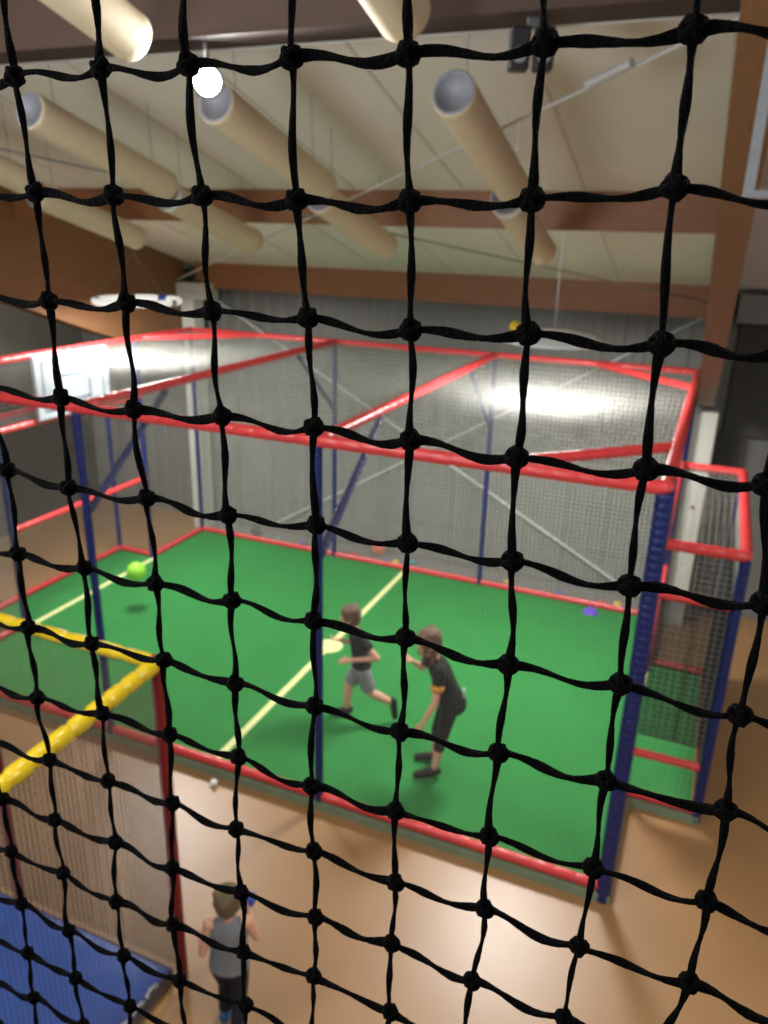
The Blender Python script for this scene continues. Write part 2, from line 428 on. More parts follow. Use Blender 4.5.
netting('netting', S((px, py, FZ + .1)), (-1, 0, 0), (0, 0, 1), 2.6, pz - FZ - .13, .028, .0025, 'fine', st)
netting('netting', S((px, py, FZ + .1)), (0, -1, 0), (0, 0, 1), 1.84, pz - FZ - .17, .028, .0025, 'fine', st)
mt = thing('crash_mat', 'shiny blue vinyl crash mat with white lacing on the floor inside the climbing frame', 'mat', (-3.7, -2.7, FZ))
def G(p): return (p[0] + 3.7, p[1] + 2.7, p[2] - FZ)
bm = bmesh.new(); bbox(bm, G((-5.0, -3.7, FZ + .001)), G((-2.40, -1.78, -.025)), .012); link('mat_side', bm, 'matside', mt)
bm = bmesh.new()
nx, ny = 60, 44; gv = {}
for i in range(nx + 1):
    for j in range(ny + 1):
        x = -5.0 + 2.585 * i / nx; y = -3.7 + 1.905 * j / ny
        e = min(i, nx - i, j, ny - j) / 3.
        z = -.027 + .016 * min(1, e) ** .5 + .008 * noise.noise(V((x * 4, y * 4, 0))) * min(1, e)
        gv[i, j] = bm.verts.new(G((x, y, z)))
for i in range(nx):
    for j in range(ny): bm.faces.new((gv[i, j], gv[i + 1, j], gv[i + 1, j + 1], gv[i, j + 1]))
link('mat_top', bm, 'mat_', mt, True)
bm = bmesh.new(); y = -1.92
while y > -3.6:
    polytube(bm, [G((-2.408 + .002 * math.sin(y * 40), y, -.017)), G((-2.425, y - .05, -.010)), G((-2.412, y - .10, -.017))], .012, 8); y -= .125
link('lacing', bm, 'lacing', mt, True)

# ---------------------------------------------------------------- roof tubes
def make_tube(x, y0, y1, label, strap=False, drop=0.):
    L = (y1 - y0) / math.cos(math.atan(.2767))
    t = thing('acoustic_tube', label, 'ceiling tube', (x, y0, roofz(y0, .5 + drop)), 0, 'cream tubes hung under the roof')
    t.rotation_euler = (-math.atan(.2767), 0, 0)
    bm = bmesh.new(); n = 36; r = .108
    rr = []
    X, Z = V((1, 0, 0)), V((0, 0, 1))
    for yy, q in ((.06, .90), (.012, .93), (0, .965), (.008, 1), (.05, 1), (L * .5, 1), (L - .05, 1), (L - .008, 1), (L, .965), (L - .012, .93), (L - .06, .90)):
        rr.append((V((0, yy, 0)), X, Z, r * q, r * q))
    rings(bm, rr, n); link('tube_body', bm, 'tube', t, True)
    bm = bmesh.new()
    rings(bm, [(V((0, .004, 0)), X, Z, .104, .104), (V((0, -.006, 0)), X, Z, .100, .100), (V((0, .004, 0)), X, Z, .088, .088), (V((0, .03, 0)), X, Z, .03, .03), (V((0, .022, 0)), X, Z, .01, .01)], n)
    link('end_cap', bm, 'cap', t, True)
    bm = bmesh.new()
    rings(bm, [(V((0, L - .03, 0)), X, Z, .1075, .1075), (V((0, L + .006, 0)), X, Z, .100, .100), (V((0, L + .018, 0)), X, Z, .06, .06), (V((0, L + .02, 0)), X, Z, .01, .01)], n)
    link('end_cap', bm, 'tube', t, True)
    for f in (.14, .86):
        bm = bmesh.new(); polytube(bm, [(0, L * f, r - .002), (0, L * f - .5 * .25, r + .37)], .0025, 6)
        link('hanger', bm, 'gsteel', t)
    if strap:
        bm = bmesh.new(); rings(bm, [(V((0, d_, 0)), X, Z, r + .002, r + .002) for d_ in (.02, .07)], 32)
        link('strap', bm, 'strap', t, True)
    return t
TX = [-1.18, -2.51, -3.82, -5.12]
segs = {'near': (-2.75, -1.38), 'mid': (-.75, .50), 'far': (.54, 1.76)}
rown = {0: 'in the right row', 1: 'in the row right of the bright spotlight', 2: 'in the long row left of the spotlight', 3: 'in the leftmost row'}
for k, x in enumerate(TX):
    for nm, (a, b) in segs.items():
        if k == 3: a, b = (a, b) if nm != 'mid' else (-.75, .42)
        if (k, nm) in ((2, 'near'), (3, 'near')): continue
        lab = {(0, 'near'): 'cream ceiling tube cut by the top edge, above the tube with the round grey end',
               (0, 'mid'): 'cream ceiling tube showing its round grey end, right of centre under the roof',
               (0, 'far'): 'lower cream ceiling tube joined below the tube with the round grey end',
               (1, 'near'): 'large cream ceiling tube crossing the nearest purlin at top left',
               (1, 'mid'): 'cream ceiling tube starting right behind the bright spotlight',
               (1, 'far'): 'cream ceiling tube joined below the one starting at the spotlight',
               (2, 'mid'): 'long cream ceiling tube left of the spotlight, below the large top-left tube',
               (2, 'far'): 'cream ceiling tube over the second purlin, straight above the hanging white ring lamp',
               (3, 'mid'): 'cream ceiling tube stub at the left edge of the view',
               (3, 'far'): 'short cream ceiling tube in front of the left timber rafter'}[(k, nm)]
        make_tube(x - (.05 if nm == 'far' else 0), a, b, lab, nm == 'far' and k in (0, 2), .05 if nm == 'far' else 0.)
# ---------------------------------------------------------------- lamps
def aim(o, d): o.rotation_euler = V(d).to_track_quat('-Z', 'Y').to_euler()
def alight(name, loc, d, size, power, col=(1, .985, .95), shape='DISK', sy=None, spread=180):
    l = bpy.data.lights.new(name, 'AREA'); l.shape = shape; l.size = size; l.energy = power; l.color = col
    if sy: l.size_y = sy
    l.spread = math.radians(spread)
    o = bpy.data.objects.new(name, l); COL.objects.link(o); o.location = loc; aim(o, d); return o
# disc pendant
dp = thing('dish_pendant', 'pale dish pendant lamp hanging above the right half of the court', 'pendant lamp', (-1.22, 2.5, 3.5))
bm = bmesh.new()
prof = [(.05, .085), (.2, .07), (.36, .035), (.44, -.005), (.46, -.02), (.45, -.03), (.40, -.015), (.2, .02)]
rings(bm, [(V((0, 0, z)), V((1, 0, 0)), V((0, 1, 0)), r, r) for r, z in prof], 48); link('dish', bm, 'disc', dp, True)
bm = bmesh.new(); rings(bm, [(V((0, 0, z)), V((1, 0, 0)), V((0, 1, 0)), r, r) for r, z in ((.2, -.012), (.38, -.018), (.38, -.026), (.2, -.026))], 40); link('diffuser', bm, 'diffuser', dp, True)
bm = bmesh.new(); polytube(bm, [(0, 0, .08), (0, 0, roofz(2.5) - 3.5)], .004, 6); link('suspension_wire', bm, 'gsteel', dp)
bm = bmesh.new(); ball(bm, (0, 0, 0), .05); o = link('ball', bm, 'yellowb', None, True); o.location = (-1.22 - .36, 2.5, 3.5 + .087)
tag(o, 'small yellow ball stranded on top of the pale dish pendant lamp', 'ball')
# ring pendant
rp = thing('ring_pendant', 'white ring pendant lamp hanging above the left half of the court', 'pendant lamp', (-5.86, 2.5, 3.58))
for a0, a1 in ((8, 82), (98, 205), (215, 325), (335, 360)):
    bm = bmesh.new(); pts = []
    for k in range(25):
        a = math.radians(a0 + (a1 - a0) * k / 24); pts.append((.45 * math.cos(a), .45 * math.sin(a), 0))
    n = len(pts); polytube(bm, pts, [.024 if i in (0, n - 1) else .035 for i in range(n)], 10); link('ring_segment', bm, 'shade', rp, True)
for a, m, lab in ((90, 'blueb', 'blue joint'), (210, 'teal', 'teal joint'), (330, 'gsteel', 'grey joint'), (4, 'gsteel', 'grey joint'), (140, 'greenb', 'green joint')):
    bm = bmesh.new(); a = math.radians(a); c = V((.45 * math.cos(a), .45 * math.sin(a), 0)); tdir = V((-math.sin(a), math.cos(a), 0))
    tube(bm, c - tdir * .055, c + tdir * .05, .038 if m != 'gsteel' else .03, 12); o = link('joint', bm, m, rp, True); o['label'] = lab
bm = bmesh.new()
for a in (90, 210, 330):
    a = math.radians(a); polytube(bm, [(.45 * math.cos(a), .45 * math.sin(a), .04), (0, 0, .5)], .002, 5)
polytube(bm, [(0, 0, .5), (0, 0, roofz(2.5) - 3.58)], .004, 6); link('suspension_wire', bm, 'gsteel', rp)
# spot lamp
sp = thing('spotlight', 'bright round spotlight glaring under the nearest purlin', 'spotlight', (-2.38, -1.0, 5.05))
d = (CAMP - V((-2.38, -1.0, 5.05))); d.z = -.9; d.normalize(); s, t = frame(d)
bm = bmesh.new(); c = V((0, 0, 0))
rings(bm, [(c - d * .10, s, t, .035, .035), (c - d * .07, s, t, .06, .06), (c + d * .0, s, t, .078, .078), (c + d * .012, s, t, .08, .08), (c + d * .006, s, t, .068, .068)], 28); link('housing', bm, 'gsteel', sp, True)
bm = bmesh.new(); rings(bm, [(c + d * .004, s, t, .067, .067), (c + d * .014, s, t, .05, .05), (c + d * .018, s, t, .02, .02)], 28); link('lens', bm, 'glare', sp, True)
bm = bmesh.new(); bbox(bm, (-.05, -.015, .06), (.05, .015, .10), .004); bbox(bm, (-.012, -.012, .08), (.012, .012, .21), .004); link('bracket', bm, 'gsteel', sp)
# speaker pair
sk = thing('loudspeaker', 'dark twin box loudspeaker bracketed under the nearest purlin, right of centre', 'loudspeaker', (-.76, -1.0, 5.11), .35)
sk.scale = (.8, .8, .8)
for x0, x1 in ((-.115, -.01), (.015, .115)):
    bm = bmesh.new(); bbox(bm, (x0, -.06, -.11), (x1, .06, .09), .012); e = link('cabinet', bm, 'black', sk)
    bm = bmesh.new(); xc = (x0 + x1) / 2
    rings(bm, [(V((xc, -.062, -.045)), V((1, 0, 0)), V((0, 0, 1)), .038, .038), (V((xc, -.066, -.045)), V((1, 0, 0)), V((0, 0, 1)), .032, .032), (V((xc, -.061, -.045)), V((1, 0, 0)), V((0, 0, 1)), .01, .01)], 20); link('cone', bm, 'cap', e, True)
bm = bmesh.new(); bbox(bm, (-.03, -.02, .085), (.03, .02, .145), .004); link('bracket', bm, 'gsteel', sk)

# ---------------------------------------------------------------- foreground safety net
KN = {(1,0):(-302,60),(1,1):(-254,61),(1,2):(-209,60),(1,3):(-162,60),(1,4):(-116,59),(1,5):(-68,60),(1,6):(-22,61),(2,0):(-298,13),(2,1):(-252,12),(2,2):(-205,12),(2,3):(-161,11),(2,4):(-114,11),(2,5):(-68,12),(2,6):(-21,16),(3,0):(-297,-35),(3,1):(-249,-33),(3,2):(-203,-34),(3,3):(-157,-34),(3,4):(-112,-36),(3,5):(-65,-34),(3,6):(-18,-34),(4,0):(-295,-81),(4,1):(-250,-82),(4,2):(-201,-80),(4,3):(-155,-80),(4,4):(-110,-80),(4,5):(-65,-81),(4,6):(-17,-79),(5,-1):(-339,-125),(5,0):(-296,-128),(5,1):(-247,-126),(5,2):(-201,-128),(5,3):(-154,-125),(5,4):(-109,-125),(5,5):(-63,-124),(5,6):(-17,-126),(5,7):(30,-124),(6,-1):(-339,-173),(6,0):(-292,-172),(6,1):(-247,-173),(6,2):(-201,-173),(6,3):(-155,-173),(6,4):(-108,-170),(6,5):(-61,-172),(6,6):(-15,-170),(6,7):(30,-172),(7,-1):(-339,-219),(7,0):(-294,-219),(7,1):(-246,-218),(7,2):(-201,-220),(7,3):(-154,-219),(7,4):(-109,-220),(7,5):(-62,-218),(7,6):(-15,-218),(7,7):(32,-216),(8,-1):(-341,-267),(8,0):(-293,-265),(8,1):(-246,-265),(8,2):(-200,-264),(8,3):(-156,-267),(8,4):(-110,-267),(8,5):(-63,-266),(8,6):(-15,-265),(8,7):(32,-262),(9,-1):(-340,-312),(9,0):(-295,-313),(9,1):(-247,-311),(9,2):(-203,-312),(9,3):(-155,-309),(9,4):(-109,-313),(9,5):(-62,-310),(9,6):(-16,-311),(9,7):(32,-308),(10,-2):(-387,-358),(10,-1):(-344,-360),(10,0):(-294,-358),(10,1):(-250,-359),(10,2):(-202,-357),(10,3):(-155,-356),(10,4):(-110,-355),(10,5):(-65,-358),(10,6):(-18,-357),(11,-2):(-389,-403),(11,-1):(-343,-403),(11,0):(-298,-406),(11,1):(-253,-404),(11,2):(-203,-404),(11,3):(-157,-402),(11,4):(-109,-404),(12,-2):(-388,-449),(12,-1):(-344,-452),(12,0):(-296,-450),(12,1):(-252,-451),(12,2):(-204,-449),(13,-2):(-389,-494),(13,-1):(-343,-494),(13,0):(-296,-496),(14,-2):(-389,-537),(14,-1):(-342,-539)}
rn = random.Random(3)
I0, I1, J0, J1 = -2, 17, -5, 10
def knot(i, j):
    if (i, j) in KN: x, z = KN[i, j]
    else:
        x = (-.3022 + .04614 * j + .0023e-3 * i - .00015 * i * i * .3 + .00004 * j * j) * 1000 + rn.uniform(-1.5, 1.5)
        if i > 0: x = (-.3022 + .04614 * j + .0003 * min(i, 14)) * 1000 + rn.uniform(-1.5, 1.5)
        z = (.10677 - .04661 * i) * 1000 + rn.uniform(-1.2, 1.2)
    return V((x / 1000, .29 + .0015 * math.sin(i * .9 + j * 1.3), z / 1000))
K = {(i, j): knot(i, j) for i in range(I0, I1 + 1) for j in range(J0, J1 + 1)}
bm = bmesh.new()
def strand(a, b, horiz):
    L = (b - a).length; pts = []; rad = []; n = 14
    side = V((0, 0, -1)) if horiz else V((1, 0, 0))
    amp = rn.uniform(.0012, .0030) if horiz else rn.uniform(-.0012, .0012)
    sk = rn.uniform(.0008, .0018) if horiz else rn.uniform(-.0007, .0007)
    ph = rn.uniform(0, 6.28); tw = rn.uniform(1.2, 2.2); rb = rn.uniform(.00145, .0019) if horiz else rn.uniform(.00125, .0016)
    for k in range(n + 1):
        f = k / n
        p = a.lerp(b, f) + side * (amp * math.sin(PI * f) - sk * math.sin(2 * PI * f)) + V((0, 1, 0)) * .0008 * math.sin(2 * PI * f + ph)
        pts.append(p); rad.append(rb)
    rr = []
    for k, p in enumerate(pts):
        dd = pts[min(k + 1, n)] - pts[max(k - 1, 0)]
        s_, t_ = frame(dd, V((0, 1, 0)))
        ang = ph + tw * PI * k / n
        s2 = s_ * math.cos(ang) + t_ * math.sin(ang); t2 = t_ * math.cos(ang) - s_ * math.sin(ang)
        thin = 1.0 + .25 * (abs(2 * k / n - 1) ** 3)
        rr.append((p, s2, t2, rb * 1.18 * thin, rb * .72 * thin))
    rings(bm, rr, 8)
for (i, j), p in K.items():
    if (i, j + 1) in K: strand(p, K[i, j + 1], True)
    if (i + 1, j) in K: strand(p, K[i + 1, j], False)
def kn(c):
    """overhand sheet-bend knot: two crossed loops of cord around a core"""
    ball(bm, c, .0031, 10, (1, .85, 1.05))
    a0 = rn.uniform(-.5, .5)
    for tilt, ax in ((.75 + a0, 'Y'), (-.8 + a0, 'Y'), (1.35, 'X')):
        R = Matrix.Rotation(tilt, 3, ax) @ Matrix.Rotation(rn.uniform(-.3, .3), 3, 'X')
        pts = [c + R @ V((0.0035 * math.cos(t * PI / 8), .0030 * math.sin(t * PI / 8), .0007 * math.sin(t * PI / 4))) for t in range(17)]
        rr = []
        for k in range(17):
            dd = pts[(k + 1) % 16] - pts[(k - 1) % 16]; s_, t_ = frame(dd, R @ V((0, 0, 1))); rr.append((pts[k], s_, t_, .00155, .00155))
        rings(bm, rr, 7, True, True)
for p in K.values(): kn(p)
sn = link('safety_net', bm, 'cord', None, True); sn.location = CAMP
tag(sn, 'black knotted cord safety net stretched across the whole near view', 'safety net')

# ---------------------------------------------------------------- balls and small things
def bl(x, y, r, m, label, z=None, name='ball', group=None, base=FZ):
    bm = bmesh.new(); ball(bm, (0, 0, 0), r, 20)
    o = link(name, bm, m, None, True); o.location = (x, y, (base + r + .001) if z is None else z); return tag(o, label, 'ball', group)
b = bl(-5.88, 2.12, .115, 'lime', 'lime green rubber ball in mid-air at the left end of the court', z=.44)
bl(-3.23, -.15, .032, 'white', 'small white ball on the tan floor against the front edge of the court')
bl(-.04, 3.28, .055, 'white', 'white ball on the goal line beside the right goal bay', base=-.032)
bl(-3.98, 5.12, .11, 'orange', 'large orange ball on the floor behind the back rail')
cs = [(-3.60, 4.84, .05, 'yellowb', 'yellow ball behind the back rail beside the large orange ball'),
      (-3.40, 4.98, .045, 'teal', 'teal ball behind the back rail, right of the yellow and orange balls'),
      (-3.78, 4.86, .04, 'blueb', 'small blue ball just below the large orange ball'),
      (-1.28, 4.92, .04, 'blueb', 'blue ball behind the back rail between the second and corner back posts'),
      (-2.0, 4.95, .035, 'yellowb', 'tiny yellow ball behind the back rail right of the second back post'),
      (-.72, 4.85, .045, 'redb', 'red ball behind the back rail near the right end, beside a yellow ball'),
      (-.52, 4.87, .05, 'yellowb', 'yellow ball behind the back rail near the right end, beside a red ball'),
      (-5.95, 4.92, .08, 'black', 'black ball behind the back rail at the far left corner'),
      (-5.55, 4.88, .045, 'teal', 'teal ball behind the back rail in the left bay'),
      (-5.15, 4.92, .045, 'purple', 'purple ball behind the back rail in the left bay'),
      (-4.85, 4.9, .04, 'blueb', 'blue ball behind the back rail left of the first back post'),
      (-4.30, 4.9, .04, 'redb', 'small red ball behind the back rail left of the large orange ball')]
for c in cs: bl(c[0], c[1], c[2], c[3], c[4], group='loose balls behind the back rail')
# purple toy disc on the turf
t = thing('cone_marker', 'flat purple marker cone on the turf against the back rail', 'marker cone', (-.80, 4.42, -.032))
bm = bmesh.new(); rings(bm, [(V((0, 0, z)), V((1, 0, 0)), V((0, 1, 0)), r, r) for r, z in ((.10, 0), (.10, .008), (.085, .012), (.05, .055), (.035, .055), (.03, .04))], 24); link('cone_body', bm, 'purple', t, True)

def shoe_mesh(bm, L=.24, w=.042):
    X, Z = V((0, 1, 0)), V((0, 0, 1)); rr = []
    for f, rx, h in ((0, .5, .5), (.05, .78, 1.), (.25, .85, 1.1), (.42, .88, .85), (.65, 1.05, .62), (.85, .95, .48), (.97, .6, .35), (1, .3, .2)):
        rr.append((V((L * f - .06, 0, .036 * h + .002)), X, Z, w * rx, .036 * h))
    rings(bm, rr, 16)
def sneakers(x, y, rz, label):
    t = thing('sneaker', label, 'shoe', (x, y, FZ), rz, 'dark shoes left beside the court')
    bm = bmesh.new(); shoe_mesh(bm); link('upper', bm, 'shoe', t, True)
    bm = bmesh.new(); rings(bm, [(V((.06, 0, z)), V((1, 0, 0)), V((0, 1, 0)), .125, .044) for z in (.001, .018)], 20); link('sole', bm, 'white', t, True)
sneakers(-7.62, 1.52, .5, 'dark sneaker with white sole on the floor left of the court, the farther of two')
sneakers(-7.55, 1.34, .9, 'dark sneaker with white sole on the floor left of the court, the nearer of two')

# ---------------------------------------------------------------- children
def remesh(name, bm, m, parent, vox=.006, smooth=2):
    o = link(name, bm, m, parent, True)
    md = o.modifiers.new('r', 'REMESH'); md.mode = 'VOXEL'; md.voxel_size = vox; md.use_smooth_shade = True
    ms = o.modifiers.new('s', 'SMOOTH'); ms.factor = .5; ms.iterations = smooth
    dg = bpy.context.evaluated_depsgraph_get(); dg.update()
    me = bpy.data.meshes.new_from_object(o.evaluated_get(dg)); o.modifiers.clear(); o.data = me
    for f in me.polygons: f.use_smooth = True
    return o
def caps(bm, p0, p1, r0, r1, n=14):
    p0, p1 = V(p0), V(p1)
    tube(bm, p0, p1, r0, n, r1); ball(bm, p0, r0, n); ball(bm, p1, r1, n)
def loft(bm, pts, n=20):
    """pts: (center, half width along local Y (side), half depth, forward dir)"""
    rr = []
    for c, w, dep in pts: rr.append((V(c), V((0, 1, 0)), V((1, 0, 0)), w, dep))
    rings(bm, rr, n)
def hand(bm, wrist, d, thumbside, size=.13, curl=.5, nrm=None):
    """palm and five separate curled fingers; d = pointing direction"""
    wrist, d = V(wrist), V(d).normalized()
    th = V(thumbside); th = (th - d * th.dot(d)).normalized(); nm = d.cross(th).normalized()
    pl = size * .5
    for k in range(4):
        o = (k - 1.5) * size * .13
        a = wrist + th * (-o * .7); b_ = wrist + d * pl + th * (-o)
        caps(bm, a, b_, size * .085, size * .075, 8)
        fl = size * (.40, .46, .43, .34)[k]; p = b_; dd = d.copy()
        for sgm in range(3):
            dd = (dd + nm * curl * .45).normalized(); q = p + dd * fl / 3
            caps(bm, p, q, size * .062, size * .055, 8); p = q
    p = wrist + d * pl * .3 + th * size * .2; q = p + (d * .7 + th * .7).normalized() * size * .22
    caps(bm, wrist + d * pl * .15 + th * size * .08, p, size * .08, size * .072, 8); caps(bm, p, q, size * .072, size * .062, 8)
    caps(bm, q, q + (d * .9 + nm * .4).normalized() * size * .17, size * .062, size * .055, 8)
def head(bm, c, fwd, up, h):
    """skull, jaw, nose, brow, lips and ears; c = centre of the head, h = head height"""
    fwd, up = V(fwd).normalized(), V(up).normalized(); up = (up - fwd * up.dot(fwd)).normalized(); sd = up.cross(fwd)
    R = Matrix((fwd, sd, up)).transposed().to_4x4()
    def e(o, r, sz):
        mt = Matrix.Translation(V(c) + R.to_3x3() @ V(o)) @ R @ Matrix.Diagonal((r * sz[0], r * sz[1], r * sz[2], 1))
        ellipsoid(bm, mt, 18, 12)
    e((-.04 * h, 0, .10 * h), h * .4, (1.05, .88, 1.0)); e((.07 * h, 0, -.17 * h), h * .3, (.95, .9, 1.1))
    e((.37 * h, 0, -.06 * h), h * .06, (1.1, .9, 1.5)); e((.33 * h, 0, -.23 * h), h * .06, (.6, 1.8, .7)); e((.30 * h, 0, -.38 * h), h * .08, (1, 1.2, .8))
    for s_ in (-1, 1): e((-.02 * h, s_ * .36 * h, -.03 * h), h * .09, (.8, .35, 1.3)); e((.30 * h, s_ * .15 * h, .05 * h), h * .07, (.8, 1.3, .5))
    return R.to_3x3()
def eyes(par, c, R, h):
    for s_ in (-1, 1):
        bm = bmesh.new(); ball(bm, V(c) + R @ V((.335 * h, s_ * .15 * h, .0)), h * .035, 10); link('eye', bm, 'black', par, True)
def hair(bm, c, R, h, length=0., vol=1.):
    def e(o, r, sz):
        mt = Matrix.Translation(V(c) + R @ V(o)) @ R.to_4x4() @ Matrix.Diagonal((r * sz[0], r * sz[1], r * sz[2], 1))
        ellipsoid(bm, mt, 20, 14)
    e((-.07 * h, 0, .16 * h), h * .42 * vol, (1.06, .96, .98)); e((-.2 * h, 0, -.02 * h), h * .33 * vol, (.85, 1.05, 1.15)); e((.16 * h, 0, .34 * h), h * .2, (1.1, 1.5, .6))
    rr = random.Random(5)
    for k in range(26):
        a = rr.uniform(.9, 5.4); z = rr.uniform(-.1, .42)
        e(((-.07 + .34 * math.cos(a)) * h, .34 * math.sin(a) * h, z * h), h * .09, (1, 1, 1.6))
    if length:
        for s_ in (-1, -.5, 0, .5, 1):
            base = V(c) + R @ V((-.24 * h + abs(s_) * .12 * h, s_ * .3 * h, .05 * h))
            caps(bm, base, base + V((.01, 0, -length)) + R @ V((-.04 * h, s_ * .04 * h, 0)), h * .14, h * .07, 10)
        for s_ in (-1, 1):
            base = V(c) + R @ V((.1 * h, s_ * .34 * h, .15 * h)); caps(bm, base, base + V((.03, 0, -length * .8)), h * .1, h * .06, 10)

def child(name_label, loc, rotz, J, mats, opt):
    """J: joints in the child's own frame, +X forward, +Y left, Z up from the ground"""
    root = thing('person', name_label, 'person', loc, rotz)
    hh = opt['head']; body = bmesh.new()
    fw = opt.get('look', (1, 0, 0)); R = head(body, J['head'], fw, opt.get('hup', (0, 0, 1)), hh)
    caps(body, J['neck'], V(J['head']) + V((-.01, 0, -.02)), .036, .038)
    w = opt['w']; hip = V(J['hip']); nk = V(J['neck'])
    def tp(f): return hip.lerp(nk, f)
    body_pts = [(hip + V((0, 0, -.05)), w * .55, w * .5), (hip, w * .95, w * .62), (tp(.25), w * .88, w * .56), (tp(.5), w * .9, w * .55), (tp(.75), w * 1.0, w * .56), (tp(.9), w * .85, w * .45), (tp(1.0), w * .35, w * .32)]
    loft(body, body_pts)
    for s_ in ('l', 'r'):
        sh, el, wr = V(J['sh' + s_]), V(J['el' + s_]), V(J['wr' + s_])
        caps(body, tp(.84), sh, .046, .040); caps(body, sh, el, .036, .029); caps(body, el, wr, .029, .020)
        sd = 1 if s_ == 'l' else -1
        hand(body, wr + (wr - el).normalized() * .01, (wr - el) + V(opt.get('hd' + s_, (0, 0, 0))), opt.get('th' + s_, (.6, -sd * .6, .3)), .115, .8)
        hp, kn_, an = V(J['hp' + s_]), V(J['kn' + s_]), V(J['an' + s_])
        caps(body, hp, kn_, .062, .042); caps(body, kn_, kn_.lerp(an, .35), .042, .044); caps(body, kn_.lerp(an, .35), an, .044, .027)
        ft = V(J['toe' + s_]); hl = an - (ft - an).normalized() * .02 + V((0, 0, -.02))
        caps(body, an, ft, .027, .02, 12); caps(body, an, hl, .028, .026, 12)
    remesh('body', body, mats['skin'], root, .0055)
    b_ = bpy.data.objects
    hb = bmesh.new(); hair(hb, V(J['head']), R, hh, opt.get('hairlen', 0)); remesh('hair', hb, mats['hair'], root, .008, 3)
    eyes(root, J['head'], R, hh)
    # shirt
    sb = bmesh.new(); g = 1.16
    lo = tp(-.02) if not opt.get('longshirt') else tp(-.12)
    loft(sb, [(lo, w * 1.08 * g, w * .78 * g), (tp(.12), w * 1.02 * g, w * .7 * g), (tp(.35), w * .95 * g, w * .64 * g), (tp(.6), w * .98 * g, w * .62 * g), (tp(.78), w * 1.03 * g, w * .6 * g), (tp(.92), w * .82 * g, w * .5 * g), (tp(1.02), w * .42 * g, w * .4 * g)])
    for s_ in ('l', 'r'):
        sh, el = V(J['sh' + s_]), V(J['el' + s_]); sl = opt.get('sleeve', .6)
        if sl > 0:
            caps(sb, tp(.82), sh, .056, .05); tube(sb, sh, sh.lerp(el, sl), .05, 16, .052)
        else: caps(sb, tp(.86), sh.lerp(tp(.86), .35), .05, .044)
    sh_o = remesh('shirt', sb, mats['shirt'], root, .0065)
    # trousers or shorts
    pb = bmesh.new(); loft(pb, [(hip + V((0, 0, -.07)), w * .8, w * .66), (hip + V((0, 0, -.02)), w * 1.1, w * .82), (tp(.08), w * 1.04, w * .74), (tp(.16), w * .98, w * .68)])
    if opt.get('bum'): ball(pb, hip + V((-.03, 0, -.02)), w * .76, 16, (.9, 1.15, 1.))
    for s_ in ('l', 'r'):
        hp, kn_, an = V(J['hp' + s_]), V(J['kn' + s_]), V(J['an' + s_]); L = opt['leg']
        if L <= 1: tube(pb, hp, hp.lerp(kn_, L), .078, 18, .07); ball(pb, hp, .078, 14)
        else:
            caps(pb, hp, kn_, .072, .053); tube(pb, kn_, kn_.lerp(an, L - 1), .053, 16, .045)
    remesh('trousers' if opt['leg'] > 1 else 'shorts', pb, mats['pants'], root, .0065)
    for s_ in ('l', 'r'):
        an, ft = V(J['an' + s_]), V(J['toe' + s_]); d_ = (ft - an); fb = bmesh.new()
        heel = an - d_.normalized() * .03 + V((0, 0, -.018)) * (1 if abs(d_.z) < .1 else .2)
        caps(fb, heel, heel.lerp(ft, .5) , .038, .036); caps(fb, heel.lerp(ft, .5), ft, .036, .030); caps(fb, an + V((0, 0, .01)), heel, .033, .038)
        remesh('shoe', fb, mats['shoe'], root, .006)
    return root, sh_o

# boy running, facing image-left
A = dict(head=(.15, 0, 1.09), neck=(.10, 0, .965), hip=(.03, 0, .60),
         shl=(.05, .115, .93), shr=(.12, -.115, .93), ell=(-.10, .17, .76), wrl=(.14, .15, .73), elr=(.06, -.17, .72), wrr=(.24, -.10, .80),
         hpl=(.03, .06, .57), hpr=(.03, -.06, .57), knl=(-.05, .07, .34), anl=(-.27, .07, .22), toel=(-.29, .07, .07),
         knr=(.15, -.06, .34), anr=(.17, -.07, .07), toer=(.30, -.07, .035))
F0 = math.atan2(-.39, -.92)
ra, _ = child('running boy in dark T-shirt and grey shorts, one leg kicked back, on the turf', (-2.42, 1.17, -.035), F0 + .05, A,
      dict(skin='skin', hair='hairbr', shirt='navy', pants='greyshorts', shoe='shoe'),
      dict(head=.215, w=.105, sleeve=.55, leg=.85))
# child bending forward, black outfit
B = dict(head=(.09, 0, 1.255), neck=(.03, 0, 1.125), hip=(-.13, 0, .72),
         shl=(.0, .14, 1.075), shr=(.04, -.14, 1.065), ell=(.03, .195, .82), wrl=(.13, .19, .60), elr=(.12, -.20, .91), wrr=(.21, -.17, .99),
         hpl=(-.11, .075, .69), hpr=(-.11, -.075, .69), knl=(-.05, .08, .39), anl=(.0, .08, .075), toel=(.15, .09, .036),
         knr=(-.03, -.10, .38), anr=(-.02, -.14, .075), toer=(.13, -.15, .036))
rb, sb_ = child('child with long brown hair leaning forward in black T-shirt and black leggings on the turf', (-1.56, .72, -.035), F0, B,
      dict(skin='skin', hair='hairlong', shirt='blackcl', pants='blackcl', shoe='shoe'),
      dict(head=.235, w=.14, sleeve=.62, leg=1.35, hairlen=.22, look=(1, .1, -.25), bum=True))
bm = bmesh.new(); s0 = V((.0, .14, 1.075)); e0 = V((.03, .195, .82)); tube(bm, s0.lerp(e0, .42), s0.lerp(e0, .60), .0545, 18, .0555); o = link('sleeve_patch', bm, 'yellowpatch', rb, True); o['label'] = 'amber patch on the sleeve'
bm = bmesh.new(); bbox(bm, (-.222, .03, .80), (-.212, .09, .87), .004); o = link('shirt_print', bm, 'whiteprint', rb); o['label'] = 'white print low on the back'
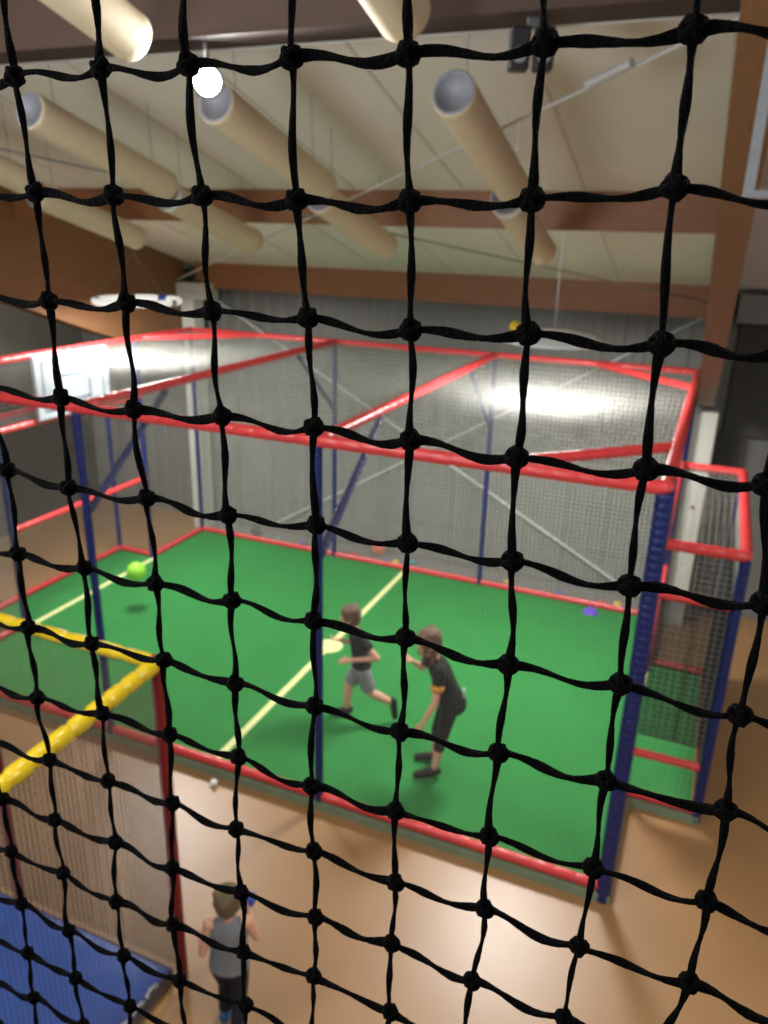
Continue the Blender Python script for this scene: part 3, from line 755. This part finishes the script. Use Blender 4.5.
# small child walking away, seen from behind
Cc = dict(head=(.03, .0, 1.08), neck=(.0, 0, .955), hip=(-.01, 0, .58),
          shl=(-.01, .12, .925), shr=(.02, -.12, .925), ell=(-.04, .165, .70), wrl=(.09, .215, .68), elr=(.06, -.17, .76), wrr=(.15, -.10, .85),
          hpl=(-.01, .06, .56), hpr=(-.01, -.06, .56), knl=(.08, .06, .32), anl=(.03, .06, .08), toel=(.15, .07, .036),
          knr=(-.02, -.06, .32), anr=(-.14, -.06, .13), toer=(-.06, -.07, .04))
rc, _ = child('small child seen from behind in grey vest and dark trousers walking past the climbing frame', (-1.885, -1.89, FZ + .002), PI / 2 + .35, Cc,
      dict(skin='skin', hair='hairol', shirt='greytop', pants='pants', shoe='blueshoe'),
      dict(head=.215, w=.112, sleeve=0, leg=1.85))
rc.scale = (.87, .87, .87)
ty = bmesh.new(); bbox(ty, (-.02, -.03, -.035), (.02, .03, .035), .012, 3); o = link('toy_block', ty, 'blueb', None, True)
o.location = V((-1.885, -1.89, FZ)) + Matrix.Rotation(PI / 2 + .35, 3, 'Z') @ (V((.225, -.105, .90)) * .87); tag(o, 'small blue toy held in the raised hand of the child in the grey vest', 'toy')

# ---------------------------------------------------------------- light
alight('dish_lamp_light', (-1.22, 2.5, 3.455), (0, 0, -1), .8, 135)
alight('ring_lamp_light', (-5.86, 2.5, 3.52), (0, 0, -1), .9, 125)
l = bpy.data.lights.new('spot_lamp_light', 'SPOT'); l.energy = 230; l.spot_size = math.radians(140); l.spot_blend = .8; l.shadow_soft_size = .07; l.color = (.93, .97, 1)
o = bpy.data.objects.new('spot_lamp_light', l); COL.objects.link(o); o.location = V((-2.38, -1.0, 5.05)) + d * .03; aim(o, d)
# added fill lights, unseen, brightening the hall, left gable wall and roof
alight('fill_light', (1.8, -2.5, 5.6), (-.1, .3, -1), 1.2, 90, (1, .94, .84))
alight('fill_light', (-4.0, -4.5, 6.2), (.1, .3, -1), 1.4, 120, (1, .97, .92))
alight('gable_fill_light', (-8.3, .5, 4.6), (-.3, .8, -.8), .5, 60, (1, .97, .92))
alight('roof_fill_light', (-2.6, -5.6, 4.0), (0, .75, 1), 1.6, 120, (.93, .96, 1))
w = bpy.data.worlds.new('world'); SC.world = w; w.use_nodes = True
w.node_tree.nodes['Background'].inputs[0].default_value = (.9, .92, 1, 1); w.node_tree.nodes['Background'].inputs[1].default_value = .25
SC.view_settings.view_transform = 'Standard'; SC.view_settings.look = 'None'; SC.view_settings.gamma = 1; SC.view_settings.use_curve_mapping = False
SC.view_settings.exposure = 0.52
SC.cycles.use_denoising = True
SC.cycles.max_bounces = 8
